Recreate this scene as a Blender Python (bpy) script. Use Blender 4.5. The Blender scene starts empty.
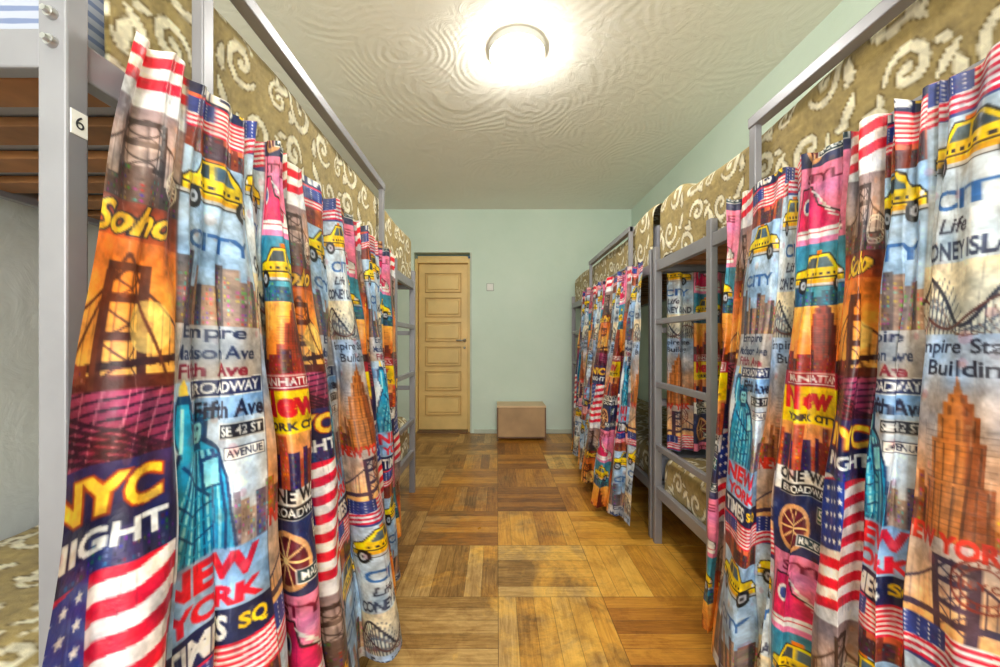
import bpy, bmesh, math, random
import numpy as np
from mathutils import Vector, Matrix
random.seed(4); rng=np.random.RandomState(7)
S=bpy.context.scene
COL=S.collection
F=380.0; CH=1.10
HC=2.70; YB=4.58; XR=1.62; XL=-1.47; YF=-1.7
PL=-0.60; PR=0.86   # aisle planes of the bunks

# ------------------------------------------------------------ helpers
def link(o,parent=None):
    COL.objects.link(o)
    if parent: o.parent=parent
    return o
def empty(name):
    e=bpy.data.objects.new(name,None); COL.objects.link(e); return e
def lin(c):
    c=np.asarray(c,float)/255.0
    return np.where(c<=0.04045,c/12.92,((c+0.055)/1.055)**2.4)
def L4(c): 
    r=lin(c); return (float(r[0]),float(r[1]),float(r[2]),1.0)
class NB:
    def __init__(s,name):
        s.m=bpy.data.materials.new(name); s.m.use_nodes=True
        s.nt=s.m.node_tree; s.b=s.nt.nodes['Principled BSDF']; s.out=s.nt.nodes['Material Output']
    def n(s,t,**k):
        x=s.nt.nodes.new(t)
        for a,b in k.items(): setattr(x,a,b)
        return x
    def l(s,a,b): s.nt.links.new(a,b)
    def val(s,inp,v):
        if hasattr(v,'is_linked') or isinstance(v,bpy.types.NodeSocket): s.l(v,inp)
        else: inp.default_value=v
    def math(s,op,a,b=None,c=None):
        x=s.n('ShaderNodeMath',operation=op)
        s.val(x.inputs[0],a)
        if b is not None: s.val(x.inputs[1],b)
        if c is not None: s.val(x.inputs[2],c)
        return x.outputs[0]
    def mix(s,f,a,b,bt='MIX'):
        x=s.n('ShaderNodeMix',data_type='RGBA',blend_type=bt)
        s.val(x.inputs[0],f); s.val(x.inputs[6],a); s.val(x.inputs[7],b); return x.outputs[2]
    def noise(s,vec,scale,detail=3,rough=0.55,dist=0.0):
        x=s.n('ShaderNodeTexNoise'); x.inputs['Scale'].default_value=scale
        x.inputs['Detail'].default_value=detail; x.inputs['Roughness'].default_value=rough
        x.inputs['Distortion'].default_value=dist
        if vec is not None: s.l(vec,x.inputs['Vector'])
        return x.outputs['Fac']
    def ramp(s,f,stops):
        x=s.n('ShaderNodeValToRGB'); cr=x.color_ramp
        cr.elements[0].position=stops[0][0]; cr.elements[0].color=stops[0][1]
        cr.elements[1].position=stops[-1][0]; cr.elements[1].color=stops[-1][1]
        for p,c in stops[1:-1]:
            e=cr.elements.new(p); e.color=c
        s.l(f,x.inputs[0]); return x.outputs[0]
    def bump(s,h,strength,dist):
        x=s.n('ShaderNodeBump'); x.inputs['Strength'].default_value=strength; x.inputs['Distance'].default_value=dist
        s.l(h,x.inputs['Height']); s.l(x.outputs[0],s.b.inputs['Normal'])
    def pos(s):
        return s.n('ShaderNodeNewGeometry').outputs['Position']
    def obj(s):
        return s.n('ShaderNodeTexCoord').outputs['Object']
def simple(name,c,rough=0.5,metal=0.0,var=0.08,scale=8,bump=0.0):
    k=NB(name); v=k.obj(); f=k.noise(v,scale,4)
    c=np.array(c,float)
    a=L4(np.clip(c*(1-var),0,255)); b=L4(np.clip(c*(1+var),0,255))
    k.l(k.ramp(f,[(0.3,a),(0.7,b)]),k.b.inputs['Base Color'])
    k.b.inputs['Roughness'].default_value=rough; k.b.inputs['Metallic'].default_value=metal
    if bump: k.bump(k.noise(v,scale*6,3),bump,0.002)
    return k.m

def boxes(name,bl,mat,parent=None,bevel=0.0,seg=2):
    """bl: list of (x0,x1,y0,y1,z0,z1)"""
    bm=bmesh.new()
    for b in bl:
        x0,x1,y0,y1,z0,z1=b
        r=bmesh.ops.create_cube(bm,size=1.0)
        for v in r['verts']:
            v.co=Vector(((x0+x1)/2+v.co.x*(x1-x0),(y0+y1)/2+v.co.y*(y1-y0),(z0+z1)/2+v.co.z*(z1-z0)))
    me=bpy.data.meshes.new(name); bm.to_mesh(me); bm.free()
    o=bpy.data.objects.new(name,me); me.materials.append(mat); link(o,parent)
    if bevel:
        m=o.modifiers.new('bev','BEVEL'); m.width=bevel; m.segments=seg; m.limit_method='ANGLE'
    return o
def disc_y(bm,x,y,z,r,depth,seg=20,axis='Y'):
    M=Matrix.Translation((x,y,z))@(Matrix.Rotation(math.pi/2,4,'X') if axis=='Y' else (Matrix.Rotation(math.pi/2,4,'Y') if axis=='X' else Matrix.Identity(4)))
    bmesh.ops.create_cone(bm,cap_ends=True,segments=seg,radius1=r,radius2=r*0.85,depth=depth,matrix=M)
def from_bm(name,bm,mat,parent=None,smooth=False):
    me=bpy.data.meshes.new(name); bm.to_mesh(me); bm.free(); me.materials.append(mat)
    if smooth: me.polygons.foreach_set('use_smooth',[True]*len(me.polygons))
    return link(bpy.data.objects.new(name,me),parent)
def grid_mesh(name,P,C,mat,parent=None):
    """P: (rows,cols,3)  C: (rows,cols,3) linear colour"""
    R,Cc=P.shape[:2]; nv=R*Cc
    me=bpy.data.meshes.new(name)
    me.vertices.add(nv); me.vertices.foreach_set('co',P.reshape(-1).astype(np.float32))
    idx=np.arange(nv).reshape(R,Cc)
    q=np.stack([idx[:-1,:-1],idx[:-1,1:],idx[1:,1:],idx[1:,:-1]],-1).reshape(-1,4)
    nf=len(q); me.loops.add(nf*4); me.loops.foreach_set('vertex_index',q.reshape(-1).astype(np.int32))
    me.polygons.add(nf); me.polygons.foreach_set('loop_start',(np.arange(nf)*4).astype(np.int32))
    me.polygons.foreach_set('use_smooth',np.ones(nf,bool))
    me.update(calc_edges=True)
    ca=me.color_attributes.new('Print','FLOAT_COLOR','POINT')
    A=np.ones((nv,4),np.float32); A[:,:3]=C.reshape(-1,3); ca.data.foreach_set('color',A.reshape(-1))
    me.materials.append(mat)
    return link(bpy.data.objects.new(name,me),parent)

# ------------------------------------------------------------ textile print rasteriser
RES=900
class Tile:
    def __init__(s,w,h,base):
        s.w,s.h=w,h; s.W=int(round(w*RES)); s.H=int(round(h*RES))
        s.a=np.zeros((s.H,s.W,3)); s.a[:]=base
    def _box(s,x0,x1,y0,y1):
        i0=int(math.floor(x0*RES)); i1=int(math.ceil(x1*RES))+1
        j0=int(math.floor(y0*RES)); j1=int(math.ceil(y1*RES))+1
        gi=np.arange(i0,i1); gj=np.arange(j0,j1)
        return gi,gj,(gi+0.5)/RES,(gj+0.5)/RES
    def put(s,gi,gj,m,col,al=1.0):
        jj,ii=np.nonzero(m)
        if len(jj)==0: return
        J=gj[jj]%s.H; I=gi[ii]%s.W
        col=np.asarray(col,float)
        c=col if col.ndim==1 else col[jj,ii]
        s.a[J,I]=s.a[J,I]*(1-al)+c*al
    def poly(s,pts,col,al=1.0):
        p=np.asarray(pts,float)
        gi,gj,X,Y=s._box(p[:,0].min(),p[:,0].max(),p[:,1].min(),p[:,1].max())
        X,Y=np.meshgrid(X,Y); m=np.zeros(X.shape,bool)
        n=len(p)
        for k in range(n):
            x0,y0=p[k]; x1,y1=p[(k+1)%n]
            if y0==y1: continue
            m^=((y0>Y)!=(y1>Y))&(X<(x1-x0)*(Y-y0)/(y1-y0)+x0)
        s.put(gi,gj,m,col,al)
    def rect(s,x0,y0,x1,y1,col,al=1.0): s.poly([(x0,y0),(x1,y0),(x1,y1),(x0,y1)],col,al)
    def grad(s,x0,y0,x1,y1,c0,c1,al=1.0):
        gi,gj,X,Y=s._box(x0,x1-1/RES,y0,y1-1/RES); X,Y=np.meshgrid(X,Y)
        t=np.clip((Y-y0)/(y1-y0),0,1)[...,None]
        s.put(gi,gj,np.ones(X.shape,bool),np.asarray(c0,float)*(1-t)+np.asarray(c1,float)*t,al)
    def disc(s,x,y,r,col,al=1.0,ri=0.0,ry=None):
        ry=ry or r
        gi,gj,X,Y=s._box(x-r,x+r,y-ry,y+ry); X,Y=np.meshgrid(X,Y)
        d=((X-x)/r)**2+((Y-y)/ry)**2
        s.put(gi,gj,(d<=1)&(d>=(ri/r)**2),col,al)
    def line(s,x0,y0,x1,y1,w,col,al=1.0):
        d=math.hypot(x1-x0,y1-y0) or 1e-6; nx=-(y1-y0)/d*w/2; ny=(x1-x0)/d*w/2
        s.poly([(x0+nx,y0+ny),(x1+nx,y1+ny),(x1-nx,y1-ny),(x0-nx,y0-ny)],col,al)
    def path(s,pts,w,col,al=1.0):
        for k in range(len(pts)-1):
            ww=w if not hasattr(w,'__len__') else w[k]
            s.line(*pts[k],*pts[k+1],ww,col,al)
            if ww>0.004: s.disc(pts[k][0],pts[k][1],ww/2,col,al)
    def text(s,t,cx,cy,w,h,col,rot=0.0,bold=0.02,outline=None,shear=0.0):
        if outline is not None: s.text(t,cx,cy,w*1.03,h*1.1,outline,rot,bold+0.05,None,shear)
        T=text_tris(t,bold,shear); mn=T.reshape(-1,2).min(0); mx=T.reshape(-1,2).max(0)
        P=(T-(mn+mx)/2)/(mx-mn)*np.array([w,h])
        c,sn=math.cos(rot),math.sin(rot)
        P=np.stack([P[...,0]*c-P[...,1]*sn+cx,P[...,0]*sn+P[...,1]*c+cy],-1)
        for a,b,d in P:
            lo=np.minimum(np.minimum(a,b),d); hi=np.maximum(np.maximum(a,b),d)
            gi,gj,X,Y=s._box(lo[0],hi[0],lo[1],hi[1]); X,Y=np.meshgrid(X,Y)
            e=lambda p,q:(q[0]-p[0])*(Y-p[1])-(q[1]-p[1])*(X-p[0])
            e1,e2,e3=e(a,b),e(b,d),e(d,a)
            s.put(gi,gj,((e1>=0)&(e2>=0)&(e3>=0))|((e1<=0)&(e2<=0)&(e3<=0)),col)
    def finish(s,namp=0.3,sat=1.0):
        a=s.a
        g_=a.mean(-1,keepdims=True); a=g_+(a-g_)*sat
        def tn(k):
            g=rng.rand(k,k); 
            y=np.linspace(0,k,s.H,endpoint=False); x=np.linspace(0,k,s.W,endpoint=False)
            yi=y.astype(int); xi=x.astype(int); fy=(y-yi)[:,None]; fx=(x-xi)[None]
            fy=fy*fy*(3-2*fy); fx=fx*fx*(3-2*fx)
            A=g[np.ix_(yi%k,xi%k)];B=g[np.ix_(yi%k,(xi+1)%k)];C=g[np.ix_((yi+1)%k,xi%k)];D=g[np.ix_((yi+1)%k,(xi+1)%k)]
            return (A*(1-fx)+B*fx)*(1-fy)+(C*(1-fx)+D*fx)*fy
        n=0.35*tn(14)+0.3*tn(43)+0.2*tn(111)+0.15*tn(260)
        tint=(tn(24)-.5)[...,None]*np.array([34,6,-26.0])
        a=a*(1+namp*2*(n-0.5))[...,None]+ (tn(80)-0.5)[...,None]*12+(tint if sat>1 else 0)
        b=(a*2+np.roll(a,1,0)+np.roll(a,-1,0)+np.roll(a,1,1)+np.roll(a,-1,1))/6
        s.L=lin(np.clip(b,0,255))
    def sample(s,u,v):
        x=(u*RES-0.5)%s.W; y=(v*RES-0.5)%s.H
        xi=x.astype(int); yi=y.astype(int); fx=(x-xi)[...,None]; fy=(y-yi)[...,None]
        x1=(xi+1)%s.W; y1=(yi+1)%s.H; xi%=s.W; yi%=s.H
        Lm=s.L
        return (Lm[yi,xi]*(1-fx)+Lm[yi,x1]*fx)*(1-fy)+(Lm[y1,xi]*(1-fx)+Lm[y1,x1]*fx)*fy
_tc={}
def text_tris(t,bold,shear):
    key=(t,round(bold,3),shear)
    if key in _tc: return _tc[key]
    cu=bpy.data.curves.new('t','FONT'); cu.body=t; cu.resolution_u=3; cu.offset=bold; cu.shear=shear
    ob=bpy.data.objects.new('t',cu); COL.objects.link(ob)
    bpy.context.view_layer.update()
    me=ob.evaluated_get(bpy.context.evaluated_depsgraph_get()).to_mesh()
    me.calc_loop_triangles()
    V=np.array([v.co[:2] for v in me.vertices]); T=np.array([lt.vertices[:] for lt in me.loop_triangles])
    r=V[T]; bpy.data.objects.remove(ob); bpy.data.curves.remove(cu)
    _tc[key]=r; return r

# ------------------------------------------------------------ curtain print (1.0 x 1.0 m repeat)
NAVY=(24,34,74); RED=(196,32,48); WHITE=(240,238,232); YEL=(248,208,20); ORG=(238,140,40); TEAL=(40,150,176)
LB=(170,200,224); DK=(36,30,40); PINK=(230,96,140); BRN=(150,96,50); CREAM=(232,222,196)
T=Tile(1.0,1.0,LB)
def taxi(x,y,w,f=1):
    Pq=lambda L:[(x+f*a*w,y+b*w) for a,b in L]
    T.poly(Pq([(-.5,.06),(-.5,.2),(-.46,.25),(-.27,.28),(-.16,.42),(.14,.43),(.27,.29),(.44,.26),(.5,.19),(.5,.06)]),(28,24,20))
    T.poly(Pq([(-.485,.08),(-.485,.19),(-.45,.235),(-.26,.265),(-.15,.405),(.13,.415),(.26,.275),(.43,.245),(.485,.18),(.485,.08)]),YEL)
    T.poly(Pq([(-.45,.1),(-.45,.14),(.45,.14),(.45,.1)]),(214,160,20))
    T.poly(Pq([(-.22,.27),(-.13,.385),(-.03,.385),(-.03,.27)]),(60,72,80))
    T.poly(Pq([(0,.27),(0,.385),(.11,.385),(.2,.27)]),(90,110,120))
    T.poly(Pq([(-.485,.15),(-.485,.17),(.485,.17),(.485,.15)]),(60,44,10))
    for k in range(12):
        if k%2: T.poly(Pq([(-.24+k*.04,.185),(-.24+k*.04,.215),(-.2+k*.04,.215),(-.2+k*.04,.185)]),DK)
    T.poly(Pq([(-.52,.07),(-.52,.1),(.52,.1),(.52,.07)]),(190,190,190))
    T.poly(Pq([(-.06,.42),(-.06,.46),(.05,.46),(.05,.42)]),(230,120,20))
    for cx in(-.3,.3):
        T.disc(x+f*cx*w,y+.08*w,.095*w,(20,20,22)); T.disc(x+f*cx*w,y+.08*w,.05*w,(190,190,195)); T.disc(x+f*cx*w,y+.08*w,.02*w,(60,60,60))
    T.disc(x+f*.45*w,y+.19*w,.025*w,WHITE)
def flag(x0,y0,x1,y1,slant=0.03,canton=True):
    h=(y1-y0)/13; n=8
    for i in range(13):
        for j in range(n):
            a=j/n; b=(j+1)/n; wv=lambda q:slant*q+0.006*math.sin(q*6)
            xa=x0+(x1-x0)*a; xb=x0+(x1-x0)*b
            T.poly([(xa,y0+i*h+wv(a)),(xb,y0+i*h+wv(b)),(xb,y0+(i+1)*h+wv(b)),(xa,y0+(i+1)*h+wv(a))],(204,28,58) if i%2==0 else (236,226,222))
    if canton:
        cx=x0+(x1-x0)*.5; cy=y0+6*h
        T.poly([(x0,cy),(cx,cy+slant*.5),(cx,y1+slant*.5),(x0,y1)],(36,58,130))
        for i in range(5):
            for j in range(5):
                px=x0+(cx-x0)*(.12+.19*i); py=cy+(y1-cy)*(.12+.19*j)+slant*.5*(.1+.2*i)
                r=min((cx-x0),(y1-cy))*.07
                T.poly([(px+r*(1 if k%2==0 else .42)*math.sin(k*math.pi/5),py+r*(1 if k%2==0 else .42)*math.cos(k*math.pi/5)) for k in range(10)],WHITE)
def bridge(x0,y0,x1,y1,s0,s1,ink,deck=None):
    T.grad(x0,y0,x1,y1,s0,s1)
    w=x1-x0; h=y1-y0; tx=x0+w*.55
    for sx in(-1,1):
        T.rect(tx+sx*w*.13-w*.035,y0,tx+sx*w*.13+w*.035,y0+h*.82,ink)
    for fy in(.3,.55,.76): T.rect(tx-w*.15,y0+h*fy,tx+w*.15,y0+h*(fy+.06),ink)
    for k in range(3):
        T.line(tx-w*.12,y0+h*(.05+.25*k),tx+w*.12,y0+h*(.3+.22*k),.003,ink); T.line(tx+w*.12,y0+h*(.05+.25*k),tx-w*.12,y0+h*(.3+.22*k),.003,ink)
    for sg in(-1,1):
        pts=[]
        for k in range(13):
            q=k/12; xx=tx+sg*q*w*.75; yy=y0+h*(.82-.62*q*(1.6-.6*q)); xx=min(max(xx,x0),x1); pts.append((xx,yy))
            T.line(xx,y0+h*.14,xx,yy,.0018,ink)
        T.path(pts,.005,ink)
    T.line(x0,y0+h*.1,x1,y0+h*.2,.012,deck or ink)
def tower(x,y,w,h,c,c2,win=(60,40,30)):
    for (f0,f1,ww) in((0,.35,1),(.35,.6,.74),(.6,.75,.52),(.75,.83,.34),(.83,.88,.2)):
        T.rect(x-w*ww/2,y+h*f0,x+w*ww/2,y+h*f1,c); T.rect(x+w*ww*.12,y+h*f0,x+w*ww/2,y+h*f1,c2)
        n=max(2,int(ww*7))
        for k in range(n):
            xx=x-w*ww/2+(k+.5)*w*ww/n; T.line(xx,y+h*f0,xx,y+h*(f1-.02),w*.035,win,.55)
    for k in range(22): T.line(x-w*.5,y+h*.016*k*2,x+w*.5,y+h*.016*k*2,.0015,win,.35)
    T.poly([(x-w*.05,y+h*.88),(x+w*.05,y+h*.88),(x,y+h)],c)
def skyline(x0,y0,x1,h,cols,seed=1):
    r=random.Random(seed); x=x0
    while x<x1:
        w=r.uniform(.012,.03); hh=h*r.uniform(.45,1); c=r.choice(cols); w=min(w,x1-x)
        T.rect(x,y0,x+w,y0+hh,c)
        for a in range(int(w/.006)):
            for b in range(int(hh/.009)):
                if r.random()<.6: T.rect(x+.002+a*.006,y0+.003+b*.009,x+.005+a*.006,y0+.008+b*.009,[min(255,q+r.choice((-40,55))) for q in c])
        x+=w
def statue(x,y,h):
    Pq=lambda L:[(x+a*h,y+b*h) for a,b in L]
    body=(34,150,190); sh=(10,66,112); hi=(150,222,234)
    out=[(-.25,0),(-.26,.25),(-.21,.46),(-.16,.6),(-.22,.72),(-.22,.87),(-.08,.87),(-.07,.74),(-.06,.8),(.1,.8),(.1,.64),(.18,.57),(.24,.4),(.26,.2),(.29,0)]
    T.poly(Pq(out),(16,50,90))
    T.poly(Pq([(-.23,0),(-.24,.25),(-.19,.45),(-.14,.58),(-.04,.64),(.05,.64),(.16,.56),(.22,.4),(.24,.2),(.27,0)]),body)
    T.poly(Pq([(-.13,.55),(-.2,.72),(-.18,.86),(-.11,.86),(-.09,.72),(-.03,.6)]),body)
    T.line(x-.15*h,y+.6*h,x-.15*h,y+.84*h,.02*h,hi)
    T.poly(Pq([(-.2,.86),(-.08,.86),(-.1,.91),(-.18,.91)]),sh); T.poly(Pq([(-.17,.91),(-.11,.91),(-.12,.96),(-.14,1.0),(-.17,.96)]),(250,210,90))
    T.disc(x+.01*h,y+.69*h,.08*h,sh,ry=.095*h); T.disc(x+.012*h,y+.685*h,.06*h,hi,ry=.08*h)
    T.poly(Pq([(-.05,.58),(.07,.58),(.06,.62),(-.04,.62)]),sh)
    for k in range(7):
        a=math.radians(20+k*23); T.poly(Pq([(.01+.06*math.cos(a-.16),.72+.05*math.sin(a-.16)),(.01+.17*math.cos(a),.72+.16*math.sin(a)),(.01+.06*math.cos(a+.16),.72+.05*math.sin(a+.16))]),body)
    T.line(x-.06*h,y+.75*h,x+.085*h,y+.75*h,.026*h,sh)
    for ex in(-.012,.036): T.disc(x+ex*h,y+.70*h,.012*h,sh)
    T.line(x+.012*h,y+.665*h,x+.012*h,y+.70*h,.006*h,body); T.line(x-.005*h,y+.645*h,x+.03*h,y+.645*h,.009*h,sh)
    for k in range(12):
        xx=-.2+.038*k; T.path(Pq([(xx,0.0),(xx*.9+.02,.2),(xx*.7+.04,.4),(xx*.45+.03,.57)]),(.008+.006*(k%3))*h,sh if k%2 else hi)
    for k in range(5): T.path(Pq([(-.17+.01*k,.42-.08*k),(-.02,.3-.07*k),(.14,.34-.07*k)]),.012*h,sh if k%2 else body)
    T.poly(Pq([(.08,.33),(.2,.36),(.19,.55),(.07,.52)]),sh); T.poly(Pq([(.1,.35),(.18,.37),(.17,.52),(.09,.5)]),hi)
    T.path(Pq([(-.13,.52),(0,.4),(.13,.3)]),.02*h,sh)
def sign(t,x,y,w,h,bg=DK,fg=WHITE,rot=0):
    c,s_=math.cos(rot),math.sin(rot)
    q=lambda a,b:(x+a*c-b*s_,y+a*s_+b*c)
    T.poly([q(-w/2,-h/2),q(w/2,-h/2),q(w/2,h/2),q(-w/2,h/2)],fg)
    e=.002; T.poly([q(-w/2+e,-h/2+e),q(w/2-e,-h/2+e),q(w/2-e,h/2-e),q(-w/2+e,h/2-e)],bg)
    T.text(t,x,y,w*.88,h*.6,fg,rot,.02)
def stamp(x,y,r,col,t):
    T.disc(x,y,r,col,.85,r*.9); T.disc(x,y,r*.7,col,.85,r*.63); T.text(t,x,y,r*1.15,r*.28,col)
    for k in range(18):
        a=k*math.pi/9; T.line(x+r*.73*math.cos(a),y+r*.73*math.sin(a),x+r*.86*math.cos(a),y+r*.86*math.sin(a),.003,col)
def shoe(x,y,w,c=PINK):
    Pq=lambda L:[(x+a*w,y+b*w) for a,b in L]
    T.poly(Pq([(-.5,0),(-.5,.1),(-.46,.6),(-.12,.62),(-.05,.4),(.3,.26),(.5,.16),(.52,0)]),(40,20,30))
    T.poly(Pq([(-.48,.1),(-.44,.58),(-.14,.6),(-.07,.38),(.3,.24),(.42,.12)]),c)
    T.poly(Pq([(-.5,.0),(-.5,.1),(.44,.12),(.52,.05),(.5,0)]),WHITE); T.line(x-.5*w,y+.06*w,x+.5*w,y+.06*w,.01*w+.001,RED)
    T.disc(x-.3*w,y+.38*w,.1*w,WHITE); T.disc(x-.3*w,y+.38*w,.065*w,(60,80,150))
    for k in range(6): T.line(x-.13*w+.05*k*w,y+(.56-.06*k)*w,x-.03*w+.06*k*w,y+(.48-.055*k)*w,.012*w+.002,WHITE)
    T.poly(Pq([(.28,.1),(.32,.24),(.44,.18),(.5,.1)]),WHITE)

# ---- column A : u 0-.25
c0,c1=0.0,0.25
T.grad(c0,.9,c1,1.04,(86,24,46),(170,70,96))
for k in range(10): T.line(c0,.905+k*.014,c1,.935+k*.014,.004,(50,20,36))
for k in range(9): T.line(c0+k*.03,.9,c0+k*.03+.03,1.04,.003,(220,140,150),.6)
for k in range(6): T.line(c0,1.02-k*.012,c0+.25,.935-k*.006,.006,(40,16,30),.8)
bridge(c0,.03,c1,.255,(250,196,100),(236,124,50),(84,44,34),(60,30,30)); T.rect(c0,.03,c1,.05,(90,40,30))
T.disc(.18,.12,.04,(255,226,130),.6); skyline(c0,.04,c0+.09,.05,[(120,60,40),(90,46,40)],31)
T.line(.1,.03,.1,.2,.012,(96,50,36)); T.line(.04,.03,.13,.23,.005,(96,50,36)); T.line(.22,.03,.13,.23,.005,(96,50,36))
T.grad(c0,.25,c1,.312,(204,92,36),(110,50,44)); T.text('Soho',.13,.282,.17,.05,(255,200,60),.06,.03,DK,.4)
bridge(c0,.31,c1,.49,(196,176,164),(130,112,116),(58,44,44))
skyline(c0,.31,c1,.07,[(90,70,66),(120,96,86),(60,50,54)],3)
stamp(.215,.355,.032,(236,226,206),'BROOKLYN')
T.rect(c0,.48,c1,.84,(228,226,226)); flag(c0-.005,.49,c1,.78,.05)
T.grad(c0,.80,c1,.935,(20,26,58),(50,40,84))
skyline(c0,.80,c1,.05,[(40,50,100),(60,50,90),(30,36,70)],33)
T.text('NYC',.125,.895,.19,.052,(246,196,70),0,.04,(150,60,30)); T.text('NIGHT',.13,.84,.2,.032,WHITE,0,.04)
# ---- column B : u .25-.5
c0,c1=.25,.5
T.grad(c0,0,c1,1.0,(180,206,230),(140,174,212))
T.grad(c0,.03,c1,.2,(170,160,150),(190,200,214)); skyline(c0,.13,c1,.14,[(96,80,76),(132,106,94),(170,140,120),(76,74,94)],5)
T.text('Empire',.37,.115,.15,.032,(30,40,70),0,.02); T.text('Madison Ave',.37,.08,.2,.026,(30,40,70)); T.text('Fifth Ave',.37,.048,.17,.026,(120,30,50),0,.03)
T.text('CITY',.38,.29,.18,.036,(50,100,160),0,.03); taxi(.375,.35,.25)
T.text('NEW',.37,.705,.21,.046,(214,36,56),0,.05); T.text('YORK',.38,.655,.2,.035,(214,36,56),0,.05)
T.rect(c0,.575,c1,.632,NAVY); T.text('TIMES',.345,.603,.15,.042,WHITE,0,.04); T.text('SQ',.46,.603,.05,.03,(250,206,50),0,.04)
T.rect(c0,.46,c1,.575,(196,96,64)); skyline(c0,.46,c1,.08,[(110,50,40),(160,80,50),(70,40,50)],41); flag(c0,.5,c1,.565,.02,True)
T.grad(c0,.735,c1,.96,(206,206,206),(196,214,232))
skyline(.42,.735,c1,.11,[(130,116,124),(170,146,130),(96,86,106)],43)
statue(.34,.735,.30)
sign('BROADWAY',.405,1.016,.185,.034,(38,44,80),WHITE,.03); T.text('Fifth Ave',.42,.975,.155,.034,(24,28,52),0,.03); sign('SE 42 ST',.445,.935,.105,.03,(30,32,44)); sign('AVENUE',.45,.895,.09,.024,WHITE,(30,32,60))
# ---- column C : u .5-.75
c0,c1=.5,.75
T.grad(c0,.2,c1,1.2,(200,212,220),(166,184,208))
T.grad(c0,.76,c1,1.045,(226,140,70),(176,190,210)); skyline(c0,.76,c1,.11,[(150,90,50),(110,66,44),(190,120,60)],9)
tower(.63,.76,.13,.29,(190,120,64),(136,76,42)); 
T.text('Empire State',.625,.095,.21,.034,(30,36,56),0,.02); T.text('Building',.64,.058,.15,.032,(30,36,56),0,.02)
T.grad(c0,.12,c1,.25,(196,196,184),(236,222,190))
for k in range(26):
    q=k/25; xx=c0+.25*q; yy=.15+.045*math.sin(q*9)+.03
    T.line(xx,.12,xx,yy,.003,(54,58,70)); T.line(xx,.125,min(xx+.03,c1),yy,.002,(80,84,96)); T.line(xx,yy-.02,min(xx+.02,c1),.12,.002,(110,84,70))
T.path([(c0+.25*k/40,.15+.045*math.sin(k/40*9)+.03) for k in range(41)],.007,(44,44,56))
T.path([(c0+.25*k/40,.14+.03*math.sin(k/40*7+2)+.02) for k in range(41)],.005,(90,50,44))
T.text('Life',.6,.318,.07,.028,(40,40,60),0,.02,None,.3); T.text('CONEY ISLAND',.63,.272,.22,.034,(52,60,84),0,.03)
T.text('CITY',.64,.365,.18,.038,(50,100,160),0,.03); taxi(.625,.41,.23,-1)
T.grad(c0,.52,c1,.6,(60,66,120),(60,66,120)); flag(c0,.515,c1,.60,.02)
bridge(c0,.6,c1,.76,(236,176,116),(200,190,190),(70,54,72)); stamp(.68,.70,.045,(120,40,30),'N.Y.C.')
T.text('NEW YORK',.62,.755,.23,.036,(200,56,40),0,.05)
# ---- column D : u .75-1.0
c0,c1=.75,1.0
T.grad(c0,0,c1,1.0,(44,60,112),(90,110,160))
T.grad(c0,.03,c1,.2,(240,120,46),(246,180,84)); tower(.9,.03,.1,.2,(150,60,40),(100,36,30)); skyline(c0,.03,c1,.06,[(120,40,36),(70,34,36)],11)
T.rect(c0,.2,c1,.36,(60,136,160)); skyline(c0,.2,c1,.05,[(30,70,90),(40,90,110)],51); taxi(.875,.235,.23)
T.rect(c0,.36,c1,.56,(234,134,170)); shoe(.87,.375,.22,(214,44,100)); T.text('STYLE',.88,.53,.18,.026,(120,20,60),0,.03)
T.rect(c0,.56,c1,.72,(40,46,84)); 
T.disc(.83,.63,.062,(216,160,110)); T.disc(.83,.63,.05,(90,30,40)); 
for k in range(10): T.line(.83,.63,.83+.055*math.cos(k*.628),.63+.055*math.sin(k*.628),.004,(240,190,130))
sign('54',.94,.68,.05,.04,(30,80,60)); sign('MADISON AV',.925,.6,.14,.03,(24,50,60))
T.rect(c0,.72,c1,.78,(238,234,226)); T.text('ONE WAY',.875,.765,.22,.03,(20,20,30),0,.04); sign('BROADWAY',.87,.73,.2,.032,(20,22,30))
T.grad(c0,.78,c1,.9,(190,96,92),(240,170,90)); skyline(c0,.78,c1,.12,[(120,50,46),(60,40,76),(200,90,50)],21)
T.rect(c0,.9,c1,1.0,YEL); T.text('New',.86,.965,.19,.06,(206,30,40),0,.05); T.text('YORK CITY',.875,.915,.2,.02,(30,30,50),0,.04)
T.rect(c0,.995,c1,1.035,(150,30,50)); sign('MANHATTAN',.875,1.015,.21,.03,(150,24,44))
for cc in(0.0,.25,.5,.75): T.line(cc,0,cc,1,.003,(60,50,60),.6)
for k in range(140):
    x=rng.rand(); y=rng.rand(); T.line(x,y,x+rng.uniform(-.01,.01),y+rng.uniform(.03,.15),.002,(255,250,240) if k%2 else (30,20,30),.2)
for k in range(260):
    x=rng.rand(); y=rng.rand(); T.disc(x,y,rng.uniform(.002,.012),[(255,240,220),(60,30,40),(220,120,60),(200,60,90)][k%4],.16)
T.finish(.46,1.12)

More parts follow.
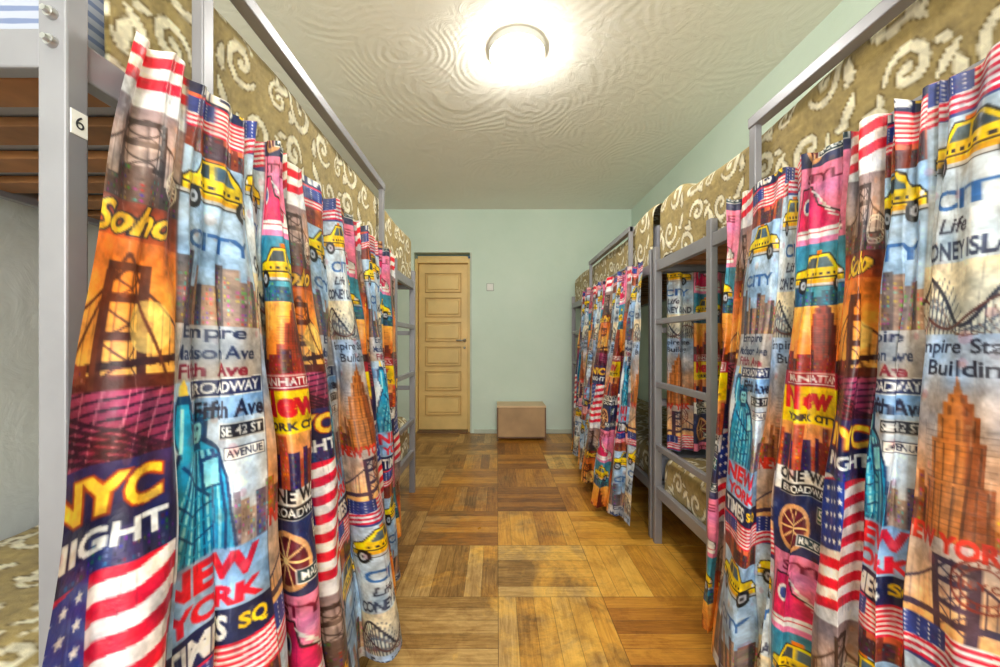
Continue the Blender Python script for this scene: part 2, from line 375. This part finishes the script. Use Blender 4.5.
# ------------------------------------------------------------ bedspread scroll print
Q=Tile(.56,.56,(172,152,96))
for k in range(280): 
    y=k*.002; Q.line(0,y,.56,y,.0009,(138,118,70),.5)
CR=(238,230,200); OUT=(112,94,52)
PASS=0
def spiral(x,y,r,a0,dirn,turns=1.2,w=.026):
    n=44; pts=[];ws=[]
    for k in range(n):
        q=k/(n-1); a=a0+dirn*q*turns*2*math.pi; rr=r*(1-q)**.8+.006
        pts.append((x+rr*math.cos(a),y+rr*math.sin(a))); ws.append(w*(.3+.7*math.sin(math.pi*min(1,q*.9+.12))))
    col=OUT if PASS==0 else CR; e=.008 if PASS==0 else 0
    Q.path(pts,[v+e for v in ws],col); Q.disc(pts[-1][0],pts[-1][1],w*.55+e/2,col)
def leaf(x,y,a,l,w):
    e=.005 if PASS==0 else 0
    pts=[]
    for k in range(13):
        q=k/12; pts.append((q*(l+e),math.sin(math.pi*q)*(w+e)+e*.3))
    for k in range(13):
        q=1-k/12; pts.append((q*(l+e),-math.sin(math.pi*q)*(w*.4+e)-e*.3))
    c,s_=math.cos(a),math.sin(a); Q.poly([(x+p*c-q*s_,y+p*s_+q*c) for p,q in pts],OUT if PASS==0 else CR)
for PASS in(0,1):
    for (x,y,r,a,d) in((.12,.13,.085,2.6,1),(.33,.08,.065,-.5,-1),(.45,.25,.09,1.0,1),(.2,.35,.085,-1.5,-1),(.4,.46,.075,3.0,1),(.07,.5,.055,0,1),(.3,.22,.04,2,-1),(.52,.08,.045,1,1)):
        spiral(x,y,r,a,d,w=.026 if r>.05 else .016)
    for (x,y,a,l,w) in((.2,.2,.8,.11,.024),(.03,.25,1.9,.1,.024),(.27,.18,2.4,.09,.02),(.33,.3,-.6,.09,.024),(.5,.37,1.4,.11,.026),(.28,.46,2.2,.1,.024),(.5,.1,.4,.1,.02),(.12,.42,.3,.09,.02),(.5,.5,-.8,.09,.022),(.02,.03,.7,.08,.02),(.24,.0,1.5,.09,.022),(.38,.36,.6,.07,.018)):
        leaf(x,y,a,l,w)
        leaf(x+.02,y+.01,a+1.1,l*.6,w*.7)
    ee=.006 if PASS==0 else 0
    Q.path([(.05,.18),(.1,.24),(.18,.27),(.26,.26),(.33,.2),(.38,.14)],.014+ee,OUT if PASS==0 else CR); Q.path([(.28,.4),(.33,.36),(.38,.35)],.012+ee,OUT if PASS==0 else CR)
Q.finish(.25)
SQ=1.3

# ------------------------------------------------------------ materials
def cloth(name,rough,bs,sheen=0.2,spec=.5,bst=.3):
    k=NB(name); a=k.n('ShaderNodeAttribute',attribute_name='Print')
    v=k.obj(); f=k.noise(v,30,4)
    k.l(k.mix(1.0,a.outputs['Color'],k.ramp(f,[(0.2,(.85,.85,.85,1)),(0.8,(1.0,1.0,1.0,1))]),'MULTIPLY'),k.b.inputs['Base Color'])
    k.b.inputs['Roughness'].default_value=rough; k.b.inputs['Sheen Weight'].default_value=sheen; k.b.inputs['Specular IOR Level'].default_value=spec
    k.bump(k.math('ADD',k.noise(v,bs,3),k.math('MULTIPLY',k.noise(v,11,3,.5,.9),3.0)),bst,.004)
    return k.m
M_curt=cloth('printed_curtain_fabric',.42,60,.0,.45,.34); M_spread=cloth('jacquard_bedspread_fabric',.8,300,.1,.3)
M_metal=simple('grey_painted_steel',(146,146,152),.4,.25,.05,5)
M_wood=simple('pine_slats',(150,104,62),.6,0,.2,6)
def ticking():
    k=NB('striped_sheet'); p=k.pos(); sp=k.n('ShaderNodeSeparateXYZ'); k.l(p,sp.inputs[0])
    s_=k.math('SINE',k.math('MULTIPLY',sp.outputs[2],330.0))
    f=k.math('ADD',k.math('MULTIPLY',s_,.5),k.noise(p,12,3))
    k.l(k.ramp(f,[(.55,L4((168,174,190))),(.75,L4((112,126,160)))]),k.b.inputs['Base Color']); k.b.inputs['Roughness'].default_value=.85
    return k.m
M_white=ticking()
M_blue=simple('mattress_ticking',(170,172,186),.85,0,.1,6)
M_bolt=simple('zinc_bolt',(190,190,190),.3,.9,.1,20)
M_plastic=simple('white_plastic',(240,240,234),.4,0,.02,5)
M_ink=simple('printed_ink',(50,50,56),.6,0,.02,5)

def wallmat(name,c,c2,b=.25):
    k=NB(name); v=k.pos(); f=k.noise(v,1.2,5,.6); 
    k.l(k.ramp(f,[(.3,L4(c)),(.72,L4(c2))]),k.b.inputs['Base Color']); k.b.inputs['Roughness'].default_value=.75
    n1=k.noise(v,26,5,.6); n2=k.noise(v,5,3,.5,1.0); k.bump(k.math('ADD',k.math('MULTIPLY',n1,.35),n2),b,.01)
    return k.m
M_wall=wallmat('mint_painted_plaster',(210,230,215),(222,238,225))
def combed(name,c,c2,sc,rings,strength,dist=.006,flat=.25):
    k=NB(name); p=k.pos()
    wn=k.n('ShaderNodeTexNoise'); wn.inputs['Scale'].default_value=1.6; wn.inputs['Detail'].default_value=1; k.l(p,wn.inputs['Vector'])
    mx=k.n('ShaderNodeVectorMath',operation='SCALE'); k.l(wn.outputs['Color'],mx.inputs[0]); mx.inputs['Scale'].default_value=.25
    ad=k.n('ShaderNodeVectorMath',operation='ADD'); k.l(p,ad.inputs[0]); k.l(mx.outputs[0],ad.inputs[1])
    hs=[]
    for s_,off in((sc,0),(sc*.72,5.3)):
        o=k.n('ShaderNodeVectorMath',operation='ADD'); k.l(ad.outputs[0],o.inputs[0]); o.inputs[1].default_value=(off,off*.7,0)
        vo=k.n('ShaderNodeTexVoronoi'); vo.inputs['Scale'].default_value=s_; k.l(o.outputs[0],vo.inputs['Vector'])
        d=k.math('MULTIPLY',vo.outputs['Distance'],rings); hs.append(k.math('SINE',d))
    sel=k.ramp(k.noise(p,1.6,2),[(.44,(0,0,0,1)),(.54,(1,1,1,1))])
    amp=k.ramp(k.noise(p,1.7,3),[(.36,(flat*.5,)*3+(1,)),(.58,(1,1,1,1))])
    h=k.math('MULTIPLY',k.mix(sel,hs[0],hs[1]),amp)
    n3=k.noise(p,7,5,.62,1.2)
    h=k.math('ADD',k.math('MULTIPLY',h,.20),k.math('MULTIPLY',n3,1.9))
    k.l(k.ramp(k.noise(p,.9,4),[(.3,L4(c)),(.7,L4(c2))]),k.b.inputs['Base Color'])
    k.b.inputs['Roughness'].default_value=.5; k.bump(h,strength,dist); return k.m
M_ceil=combed('combed_ceiling_plaster',(242,240,228),(248,246,236),1.6,110,.42,.010)
M_lwall=combed('combed_wall_plaster',(212,218,214),(224,228,222),2.4,70,.35,.006)

def parquet():
    k=NB('parquet_wood'); p=k.pos(); sp=k.n('ShaderNodeSeparateXYZ'); k.l(p,sp.inputs[0])
    TW,TD=.45,.415
    x=k.math('DIVIDE',k.math('ADD',sp.outputs[0],9*TW-.005),TW); y=k.math('DIVIDE',k.math('ADD',sp.outputs[1],TD*10-1.64+.83),TD)
    cx=k.math('FLOOR',x); cy=k.math('FLOOR',y); fx=k.math('FRACT',x); fy=k.math('FRACT',y)
    par=k.math('MODULO',k.math('ADD',cx,cy),2.0)
    par=k.math('GREATER_THAN',par,.5)
    def sel(a,b): # par? b:a
        return k.math('ADD',k.math('MULTIPLY',a,k.math('SUBTRACT',1.0,par)),k.math('MULTIPLY',b,par))
    ac=sel(fx,fy); al=sel(fy,fx)
    NS=6.0
    st=k.math('FLOOR',k.math('MULTIPLY',ac,NS)); fs=k.math('FRACT',k.math('MULTIPLY',ac,NS))
    cv=k.n('ShaderNodeCombineXYZ'); k.l(cx,cv.inputs[0]); k.l(cy,cv.inputs[1]); k.l(st,cv.inputs[2])
    wn=k.n('ShaderNodeTexWhiteNoise'); k.l(cv.outputs[0],wn.inputs['Vector'])
    cv2=k.n('ShaderNodeCombineXYZ'); k.l(cx,cv2.inputs[0]); k.l(cy,cv2.inputs[1])
    wt=k.n('ShaderNodeTexWhiteNoise'); k.l(cv2.outputs[0],wt.inputs['Vector'])
    g=k.n('ShaderNodeCombineXYZ'); k.l(k.math('MULTIPLY',ac,16.0),g.inputs[0]); k.l(k.math('MULTIPLY',al,1.2),g.inputs[1]); k.l(k.math('ADD',k.math('MULTIPLY',wn.outputs[0],37.0),k.math('MULTIPLY',wt.outputs[0],90.)),g.inputs[2])
    gr=k.noise(g.outputs[0],2.4,6,.68,.5)
    t=k.math('ADD',k.math('MULTIPLY',wn.outputs[0],.24),k.math('ADD',k.math('MULTIPLY',gr,.50),k.math('MULTIPLY',wt.outputs[0],.42)))
    base=k.ramp(t,[(.26,L4((122,74,28))),(.45,L4((184,122,44))),(.62,L4((222,162,62))),(.88,L4((244,196,92)))])
    worn=k.noise(p,2.6,8,.72,.5)
    side=k.math('MULTIPLY',k.math('SUBTRACT',.02,sp.outputs[0]),.26)
    wf=k.ramp(k.math('ADD',k.math('ADD',worn,side),k.math('MULTIPLY',k.math('SUBTRACT',wt.outputs[0],.5),.26)),[(.45,(0,0,0,1)),(.60,(1,1,1,1))])
    t2=k.math('ADD',k.math('MULTIPLY',gr,.55),k.math('ADD',k.math('MULTIPLY',wn.outputs[0],.2),k.math('MULTIPLY',k.noise(p,9,6,.75),.25)))
    grey=k.ramp(t2,[(.34,L4((84,60,34))),(.48,L4((142,108,64))),(.66,L4((198,164,110)))])
    col=k.mix(k.math('MULTIPLY',wf,.8),base,grey)
    dirt=k.ramp(k.noise(p,5,7,.75,.8),[(.36,(.55,.46,.36,1)),(.52,(1,1,1,1))])
    col=k.mix(.6,col,dirt,'MULTIPLY')
    def edge(f,w):
        return k.math('MAXIMUM',k.math('LESS_THAN',f,w),k.math('GREATER_THAN',f,1-w))
    gap=k.math('MAXIMUM',k.math('MULTIPLY',edge(fs,.018),.45),k.math('MULTIPLY',edge(al,.004),.6))
    gap=k.math('MAXIMUM',gap,k.math('MULTIPLY',edge(ac,.004),.6))
    col=k.mix(gap,col,L4((70,46,22)))
    k.l(col,k.b.inputs['Base Color'])
    k.l(k.math('ADD',.18,k.math('MULTIPLY',worn,.3)),k.b.inputs['Roughness'])
    k.bump(k.math('SUBTRACT',k.math('MULTIPLY',gr,.3),gap),.4,.002)
    return k.m
M_floor=parquet()

# ------------------------------------------------------------ room
boxes('floor',[(XL-.1,XR+.1,YF-.1,YB+.1,-.1,0)],M_floor)
boxes('ceiling',[(XL-.1,XR+.1,YF-.1,YB+.1,HC,HC+.1)],M_ceil)
boxes('wall_right',[(XR,XR+.1,YF,YB,0,HC)],M_wall)
boxes('wall_left',[(XL-.1,XL,YF,YB,0,HC)],M_lwall)
DX0,DX1,DZ=-1.0,-.325,2.12
boxes('wall_back',[(XL-.1,DX0,YB,YB+.22,0,HC),(DX1,XR+.1,YB,YB+.22,0,HC),(DX0,DX1,YB,YB+.22,DZ+.06,HC)],M_wall)
boxes('wall_front',[(XL-.1,-.75,YF-.1,YF,0,HC),(.95,XR+.1,YF-.1,YF,0,HC),(-.75,.95,YF-.1,YF,0,.85),(-.75,.95,YF-.1,YF,2.3,HC)],M_wall)
w=empty('unseen_window_1')  # unseen window behind the camera, added to carry fill light
boxes('unseen_window_frame',[(-.75,-.69,YF-.08,YF-.02,.85,2.3),(.89,.95,YF-.08,YF-.02,.85,2.3),(-.69,.89,YF-.08,YF-.02,.85,.91),(-.69,.89,YF-.08,YF-.02,2.24,2.3),(.07,.13,YF-.08,YF-.02,.91,2.24)],M_plastic,w,.004)
boxes('unseen_window_sill',[(-.8,1.0,YF,YF+.15,.81,.85)],M_plastic,w,.004)
M_base=simple('pale_green_trim',(196,206,190),.5,0,.05,4)
boxes('baseboard_back',[(DX1+.05,XR,YB-.018,YB,0,.05)],M_base,None,.004)
boxes('baseboard_right',[(XR-.018,XR,YF,YB-.02,0,.05)],M_base,None,.004)

# door (set back in its reveal)
M_door=simple('ochre_painted_door',(236,202,130),.42,0,.05,3)
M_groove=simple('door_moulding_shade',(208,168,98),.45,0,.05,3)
M_dark=simple('door_reveal_brown',(120,92,66),.6,0,.1,4)
d=empty('door_1')
yd=YB+.11
lx0,lx1=DX0+.035,DX1-.035
boxes('door_leaf',[(lx0,lx1,yd,yd+.04,.02,DZ-.06)],M_door,d,.003)
boxes('door_jamb',[(DX0,lx0-.004,YB+.06,yd+.07,0,DZ),(lx1+.004,DX1,YB+.06,yd+.07,0,DZ),(lx0-.004,lx1+.004,YB+.06,yd+.07,DZ-.055,DZ+.03)],M_door,d,.003)
boxes('door_casing',[(DX1,DX1+.02,YB-.008,YB,0,DZ+.06)],M_base,d,.003)
boxes('threshold',[(lx0,lx1,YB,yd+.04,0,.018)],M_dark,d)
pan=[];fr=[]
N=6; z0=.17; ph=(DZ-.14-z0)/N
for i in range(N):
    a=z0+i*ph+.03; b=z0+(i+1)*ph-.03
    pan.append((lx0+.11,lx1-.11,yd-.02,yd,a+.034,b-.034))
    X0,X1=lx0+.08,lx1-.08
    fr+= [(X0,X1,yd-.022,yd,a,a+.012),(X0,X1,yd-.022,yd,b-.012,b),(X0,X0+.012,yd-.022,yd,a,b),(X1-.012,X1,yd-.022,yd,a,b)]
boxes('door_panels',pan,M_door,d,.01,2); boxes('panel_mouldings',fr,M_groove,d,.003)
bm=bmesh.new(); hx=lx1-.04
disc_y(bm,hx,yd-.01,1.12,.022,.012); disc_y(bm,hx,yd-.03,1.12,.009,.05); disc_y(bm,hx,yd-.008,1.03,.014,.01)
bmesh.ops.create_cone(bm,cap_ends=True,segments=16,radius1=.009,radius2=.008,depth=.1,matrix=Matrix.Translation((hx-.045,yd-.055,1.12))@Matrix.Rotation(math.pi/2,4,'Y'))
from_bm('door_handle',bm,M_bolt,d,True)

# light switch
sw=empty('light_switch')
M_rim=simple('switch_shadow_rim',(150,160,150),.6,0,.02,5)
boxes('switch_plate',[(-.12,-.045,YB-.012,YB,1.72,1.80)],M_plastic,sw,.004); boxes('switch_rocker',[(-.103,-.062,YB-.02,YB-.012,1.737,1.783)],M_plastic,sw,.003); boxes('switch_shadow_backing',[(-.125,-.04,YB-.004,YB,1.715,1.805)],M_rim,sw,.001)  # backing rim is a shadow around the plate, put into the colour

# wooden box
M_ply=simple('plywood_box_panel',(180,148,108),.6,0,.1,3); M_ply2=simple('beech_box_top',(220,190,148),.5,0,.06,3); M_edge=simple('box_edge_strip',(120,90,64),.5,0,.1,6)
bx=empty('wooden_storage_box')
x0,x1,y0,y1=.0,.545,4.22,4.545
boxes('box_body',[(x0+.012,x1-.012,y0+.01,y1,.03,.37)],M_ply,bx,.003)
boxes('box_top',[(x0,x1,y0-.005,y1,.37,.39)],M_ply2,bx,.003)
boxes('box_edges',[(x0,x0+.014,y0,y0+.014,.0,.37),(x1-.014,x1,y0,y0+.014,.0,.37),(x0+.014,x1-.014,y0,y0+.012,.03,.045),(x0,x0+.02,y1-.02,y1,0,.03),(x1-.02,x1,y1-.02,y1,0,.03)],M_edge,bx,.002)

# ceiling lamp, and an added fill lamp behind the camera
def emis(name,c,s_):
    k=NB(name); e=k.n('ShaderNodeEmission'); e.inputs[0].default_value=c; e.inputs[1].default_value=s_
    k.l(e.outputs[0],k.out.inputs[0]); return k.m
def lamp(x,y,st,nm):
    L=empty('ceiling_lamp')  # name shared by the visible lamp and the added rear fill
    bm=bmesh.new(); bmesh.ops.create_cone(bm,cap_ends=True,segments=64,radius1=.150,radius2=.158,depth=.03,matrix=Matrix.Translation((x,y,HC-.015)))
    from_bm('lamp_base_ring',bm,M_plastic,L)
    bm=bmesh.new(); bmesh.ops.create_uvsphere(bm,u_segments=48,v_segments=24,radius=1)
    bmesh.ops.delete(bm,geom=[v for v in bm.verts if v.co.z>.02],context='VERTS')
    for v in bm.verts: v.co=Vector((x+v.co.x*.143,y+v.co.y*.143,HC-.03+v.co.z*.072))
    from_bm('opal_dome',bm,emis(nm,(1,.965,.9,1),st),L,True)
lamp(.11,2.08,60,'lit_opal_glass'); lamp(.11,-.8,48,'added_rear_fill_glow')  # the second, rear lamp is unseen, added only as fill

# ------------------------------------------------------------ bunks
def bunk(side,P,ya,yb,lad,g0,g1,gz,top,lower_top,spread_y0=None,bump=None,white_end=False):
    """side: +1 bunk lies towards +X ; P aisle plane ; ladder from lad to yb"""
    E=empty('bunk_bed'); W=.74; t=.04
    X=lambda o0,o1:(min(P+side*o0,P+side*o1),max(P+side*o0,P+side*o1))
    B=[]; PH=1.62
    for oy in((ya,ya+.03),(yb-.03,yb)):
        for oo in((0,t),(W-t,W)): B.append((*X(*oo),*oy,0,PH))
    B.append((*X(0,.03),lad,lad+.035,0.0,1.60))
    for z in(1.485,.26): # long + end rails
        B.append((*X(.006,.034),ya+.03,yb-.03,z,z+.055)); B.append((*X(W-.034,W-.006),ya+.03,yb-.03,z,z+.055))
        for y in(ya+.003,yb-.027): B.append((*X(t,W-t),y,y+.024,z,z+.055))
    for z in(.75,1.15):
        for y in(ya+.003,yb-.027):
            if not(white_end and y<1): B.append((*X(t,W-t),y,y+.024,z,z+.03))
    for z in(.53,.87,1.21): B.append((*X(.004,.028),lad+.03,yb-.03,z-.015,z+.015))
    # guard rail
    B+= [(*X(-.012,.012),g0,g0+.03,1.47,gz),(*X(-.012,.012),g1-.03,g1,1.47,gz),(*X(-.016,.02),g0,g1,gz-.035,gz),(*X(-.004,.008),g0+.03,g1-.03,1.585,1.60)]
    boxes('steel_frame',B,M_metal,E,.003)
    sl=[]
    for z in(1.50,.275):
        n=int((yb-ya-.1)/.125)
        for i in range(n): 
            y=ya+.05+i*.125; sl.append((*X(.034,W-.034),y,y+.07,z,z+.018))
    boxes('wooden_slats',sl,M_wood,E,.002)
    boxes('upper_mattress',[(*X(.05,W-.02),ya+.045,yb-.04,1.522,top-.05)],M_white if white_end else M_blue,E,.03,3)
    boxes('lower_mattress',[(*X(.08,W-.02),ya+.065,yb-.06,.296,lower_top-.03)],M_white if white_end else M_blue,E,.03,3)
    def spread(name,yy0,yy1,zb,zt,seed,front,res=.006,bumps=None):
        r=.06; ps=[]
        n1=max(4,int((zt-r-zb)/res))
        for k in range(n1): ps.append((front,zb+(zt-r-zb)*k/n1))
        for k in range(8): a=k/8*math.pi/2; ps.append((front+r-r*math.cos(a),zt-r+r*math.sin(a)))
        n2=int((W-front-r-.01)/.012)
        for k in range(n2+1): ps.append((front+r+(W-.01-front-r)*k/n2,zt))
        ps=np.array(ps); L=np.concatenate([[0],np.cumsum(np.hypot(*np.diff(ps,axis=0).T))])
        ys=np.arange(yy0,yy1,res); Y,Lq=np.meshgrid(ys,L); O=np.repeat(ps[:,0][:,None],len(ys),1); Z=np.repeat(ps[:,1][:,None],len(ys),1)
        rr=np.random.RandomState(seed); ph=rr.rand(8)*6.28
        topm=np.clip((O-front)/.1,0,1)
        wr=.5*np.sin(Y*9+ph[0]+Lq*5)+.3*np.sin(Y*23+ph[1]-Lq*9)+.2*np.sin(Y*41+ph[2]+Lq*14)
        O=O+(1-topm)*(.008+.009*wr)
        lum=.6*np.sin(Y*3.1+ph[3])*np.sin(O*5+ph[4])+.4*np.sin(Y*7+ph[5]+O*6)
        wgt=np.clip((Z-zb)/(zt-zb),0,1)
        Z=Z+wgt*(.018*lum+.006*wr)+ (1-wgt)*.006*np.sin(Y*17+ph[6])
        if bumps:
            for (by,bw,bh) in bumps: Z=Z+wgt**2*bh*np.exp(-((Y-by)/bw)**4)
        C=Q.sample((Y+seed*.13)*SQ,(Lq+zb)*SQ)
        P3=np.stack([P+side*O,Y,Z],-1)
        ob=grid_mesh(name,P3,C,M_spread,E)
        m=ob.modifiers.new('sol','SOLIDIFY'); m.thickness=.006; m.offset=0
    sy=spread_y0 if spread_y0 is not None else ya+.05
    spread('upper_bedspread',sy,yb-.035,1.545,top,int(abs(ya*10))+3,.022,bumps=bump)
    spread('lower_bedspread',ya+.05,yb-.045,.30,lower_top,int(abs(ya*10))+8,.042)
    return E
LB1=bunk(-1,PL,.529,2.80,2.26,.76,1.99,1.925,1.88,.56,.61,None,True)
RB1=bunk(1,PR,-.16,2.10,1.53,-.02,1.28,1.85,1.82,.47,None,[(1.98,.16,.06),(.3,.95,.055)])
RB2=bunk(1,PR,2.13,4.38,3.66,2.43,3.5,1.84,1.83,.47,None,[(2.32,.2,.06)])
# bolts + number tag on the near left post
bm=bmesh.new()
for z in(1.556,1.517):
    disc_y(bm,PL-.018,.526,z,.0085,.008)
    disc_y(bm,PL-.018,.520,z,.005,.008,6)
from_bm('post_bolts',bm,M_bolt,LB1)
boxes('number_tag',[(PL,PL+.0015,.534,.556,1.395,1.43)],M_plastic,LB1,.0005)
cu=bpy.data.curves.new('number_6','FONT'); cu.body='6'; cu.size=.026; cu.extrude=.0002; cu.align_x='CENTER'; cu.align_y='CENTER'
o=bpy.data.objects.new('number_6',cu); cu.materials.append(M_ink); link(o,LB1); o.location=(PL+.002,.545,1.4125); o.rotation_euler=(math.pi/2,0,math.pi/2)

# ------------------------------------------------------------ curtains
def sm(x): x=np.clip(x,0,1); return x*x*(3-2*x)
def curtain(name,side,P,y0,y1,ztop,zbot,nf,bw,bmax,seed,pin,lean=0.0,amp=.045,hres=.0024,base=.0022,ampw=None,k=1.15,basew=.45,lp=.8):
    """runs from y0 to y1 along aisle plane; side=+1 bunk is at +X so outward is -X"""
    rr=np.random.RandomState(seed); ph=rr.rand(12)*6.28
    ampw=ampw or ([0,1],[1,1])
    def surf(p,t):
        Y=y0+(y1-y0)*p
        phase=2*math.pi*(nf*p+.30*np.sin(2*math.pi*p*2.3+ph[0])+.14*np.sin(2*math.pi*p*5.1+ph[1])) + .7*np.sin(2.6*t+ph[2]+p*9)*t
        aw=np.interp(p,*ampw)
        A=amp*(.34+.66*sm(t*1.8))*aw*(.68+.32*np.sin(phase*.43+ph[3]))
        o=A*(np.sin(phase)+.24*np.sin(2*phase+ph[4]))
        o=o+.008*np.sin(phase*2.3+ph[5]+t*2)*np.exp(-t*5)+.005*np.sin(phase*4.3+t*4)*np.exp(-t*3)
        o=o+.008*np.sin(phase*1.7+t*7+ph[6])*t+.004*np.sin(phase*3.1-t*13+ph[8])*sm(t*3)+.003*np.sin(phase*1.3+t*27+ph[9])+.002*np.sin(phase*5.1+t*9+ph[10])
        b=bmax*np.power(np.clip(t,0,1),1.15)*np.interp(p,*bw)
        Yo=Y-np.sign(y1-y0)*.68*A*np.sin(2*phase+.4)*sm(t*3)+lean*(1-p)**3*np.clip(t,0,1)**lp
        O=.012+amp*basew*(.5+.5*aw)+b+o
        Z=ztop-(ztop-zbot)*t+.012*np.sin(p*9+ph[7])*t+.009*np.sin(phase*1.5)*np.exp(-t*12)+ (-.03)*p*(1-t)
        Xx=P-side*O
        return Xx,Yo,Z
    pf=np.linspace(0,1,6000); Xm,Ym,_=surf(pf,np.full_like(pf,.55))
    arc=np.concatenate([[0],np.cumsum(np.hypot(np.diff(Xm),np.diff(Ym)))])
    step=base*np.clip(np.abs(Ym)/.62,1,3.2); step=np.where(Ym<.45,.008,step) if y1<.4 else step
    cum=np.concatenate([[0],np.cumsum(np.diff(arc)/step[1:])]); n=int(cum[-1])
    p=np.interp(np.linspace(0,cum[-1],n),cum,pf)
    U=np.interp(p,pf,arc)*k
    i0=int(np.argmin(np.abs(y0+(y1-y0)*pf-pin[0])))
    U=U+pin[1]-arc[i0]*k
    t=np.linspace(0,1,int((ztop-zbot)/hres))
    Pg,Tg=np.meshgrid(p,t); X,Y,Z=surf(Pg,Tg)
    Ug=np.repeat(U[None],len(t),0)
    C=T.sample(Ug,ztop-(ztop-zbot)*Tg)
    return grid_mesh(name,np.stack([X,Y,Z],-1),C,M_curt)
curtain('printed_curtain',-1,PL,.60,2.12,1.60,.10,9.2,([0,.12,.4,.55,.75,1],[.8,.8,1,.85,.3,.05]),.19,3,(.62,.10),lean=-.31,amp=.056,ampw=([0,.08,.2,.7,1],[.2,.5,1,.9,.5]),k=1.12,lp=.9)
curtain('printed_curtain',1,PR,1.33,-.1,1.60,.10,10.5,([0,.12,.4,1],[.9,1,.8,.5]),.10,11,(.79,.345+3),amp=.05,k=1.30,ampw=([0,.24,.32,.50,.6,1],[1,1,.65,.6,.8,.8]))
curtain('printed_curtain',1,PR,3.62,2.13,1.585,.07,9,([0,.5,.8,1],[.4,.8,1,.3]),.18,21,(2.5,.6),amp=.052,hres=.005,base=.002,lean=.05)
# curtain across the bunk end, seen through the ladder
def endcurtain():
    n=320; m=260; p=np.linspace(0,1,n); t=np.linspace(0,1,m); Pg,Tg=np.meshgrid(p,t)
    X=PR+.05+.64*Pg; Y=2.035+.022*np.sin(Pg*2*math.pi*7+np.sin(Pg*9)); Z=1.47-.95*Tg
    grid_mesh('end_curtain',np.stack([X,Y,Z],-1),T.sample(Pg*.95+.55,Z),M_curt)
endcurtain()

# ------------------------------------------------------------ lights
wd=bpy.data.worlds.new('daylight'); S.world=wd; wd.use_nodes=True
bg=wd.node_tree.nodes['Background']; sk=wd.node_tree.nodes.new('ShaderNodeTexSky'); sk.sky_type='HOSEK_WILKIE'
wd.node_tree.links.new(sk.outputs[0],bg.inputs[0]); bg.inputs[1].default_value=.5
al=bpy.data.lights.new('added_window_fill','AREA'); al.shape='RECTANGLE'; al.size=1.6; al.size_y=1.35; al.energy=52; al.color=(1.0,.97,.93)  # added area light just inside the unseen window, fill from behind the camera
o=bpy.data.objects.new('added_window_fill',al); link(o); o.location=(.1,YF+.02,1.58); o.rotation_euler=(math.pi/2+.18,0,0)

# ------------------------------------------------------------ camera
cam=bpy.data.cameras.new('camera'); cam.sensor_width=36; cam.lens=F*36/1000; cam.shift_x=.003; cam.shift_y=.0085; cam.clip_start=.02
co=bpy.data.objects.new('camera',cam); link(co); co.location=(0,0,CH); co.rotation_euler=(math.pi/2,0,0)
S.camera=co
S.view_settings.view_transform='Standard'; S.view_settings.look='None'; S.view_settings.exposure=0.66
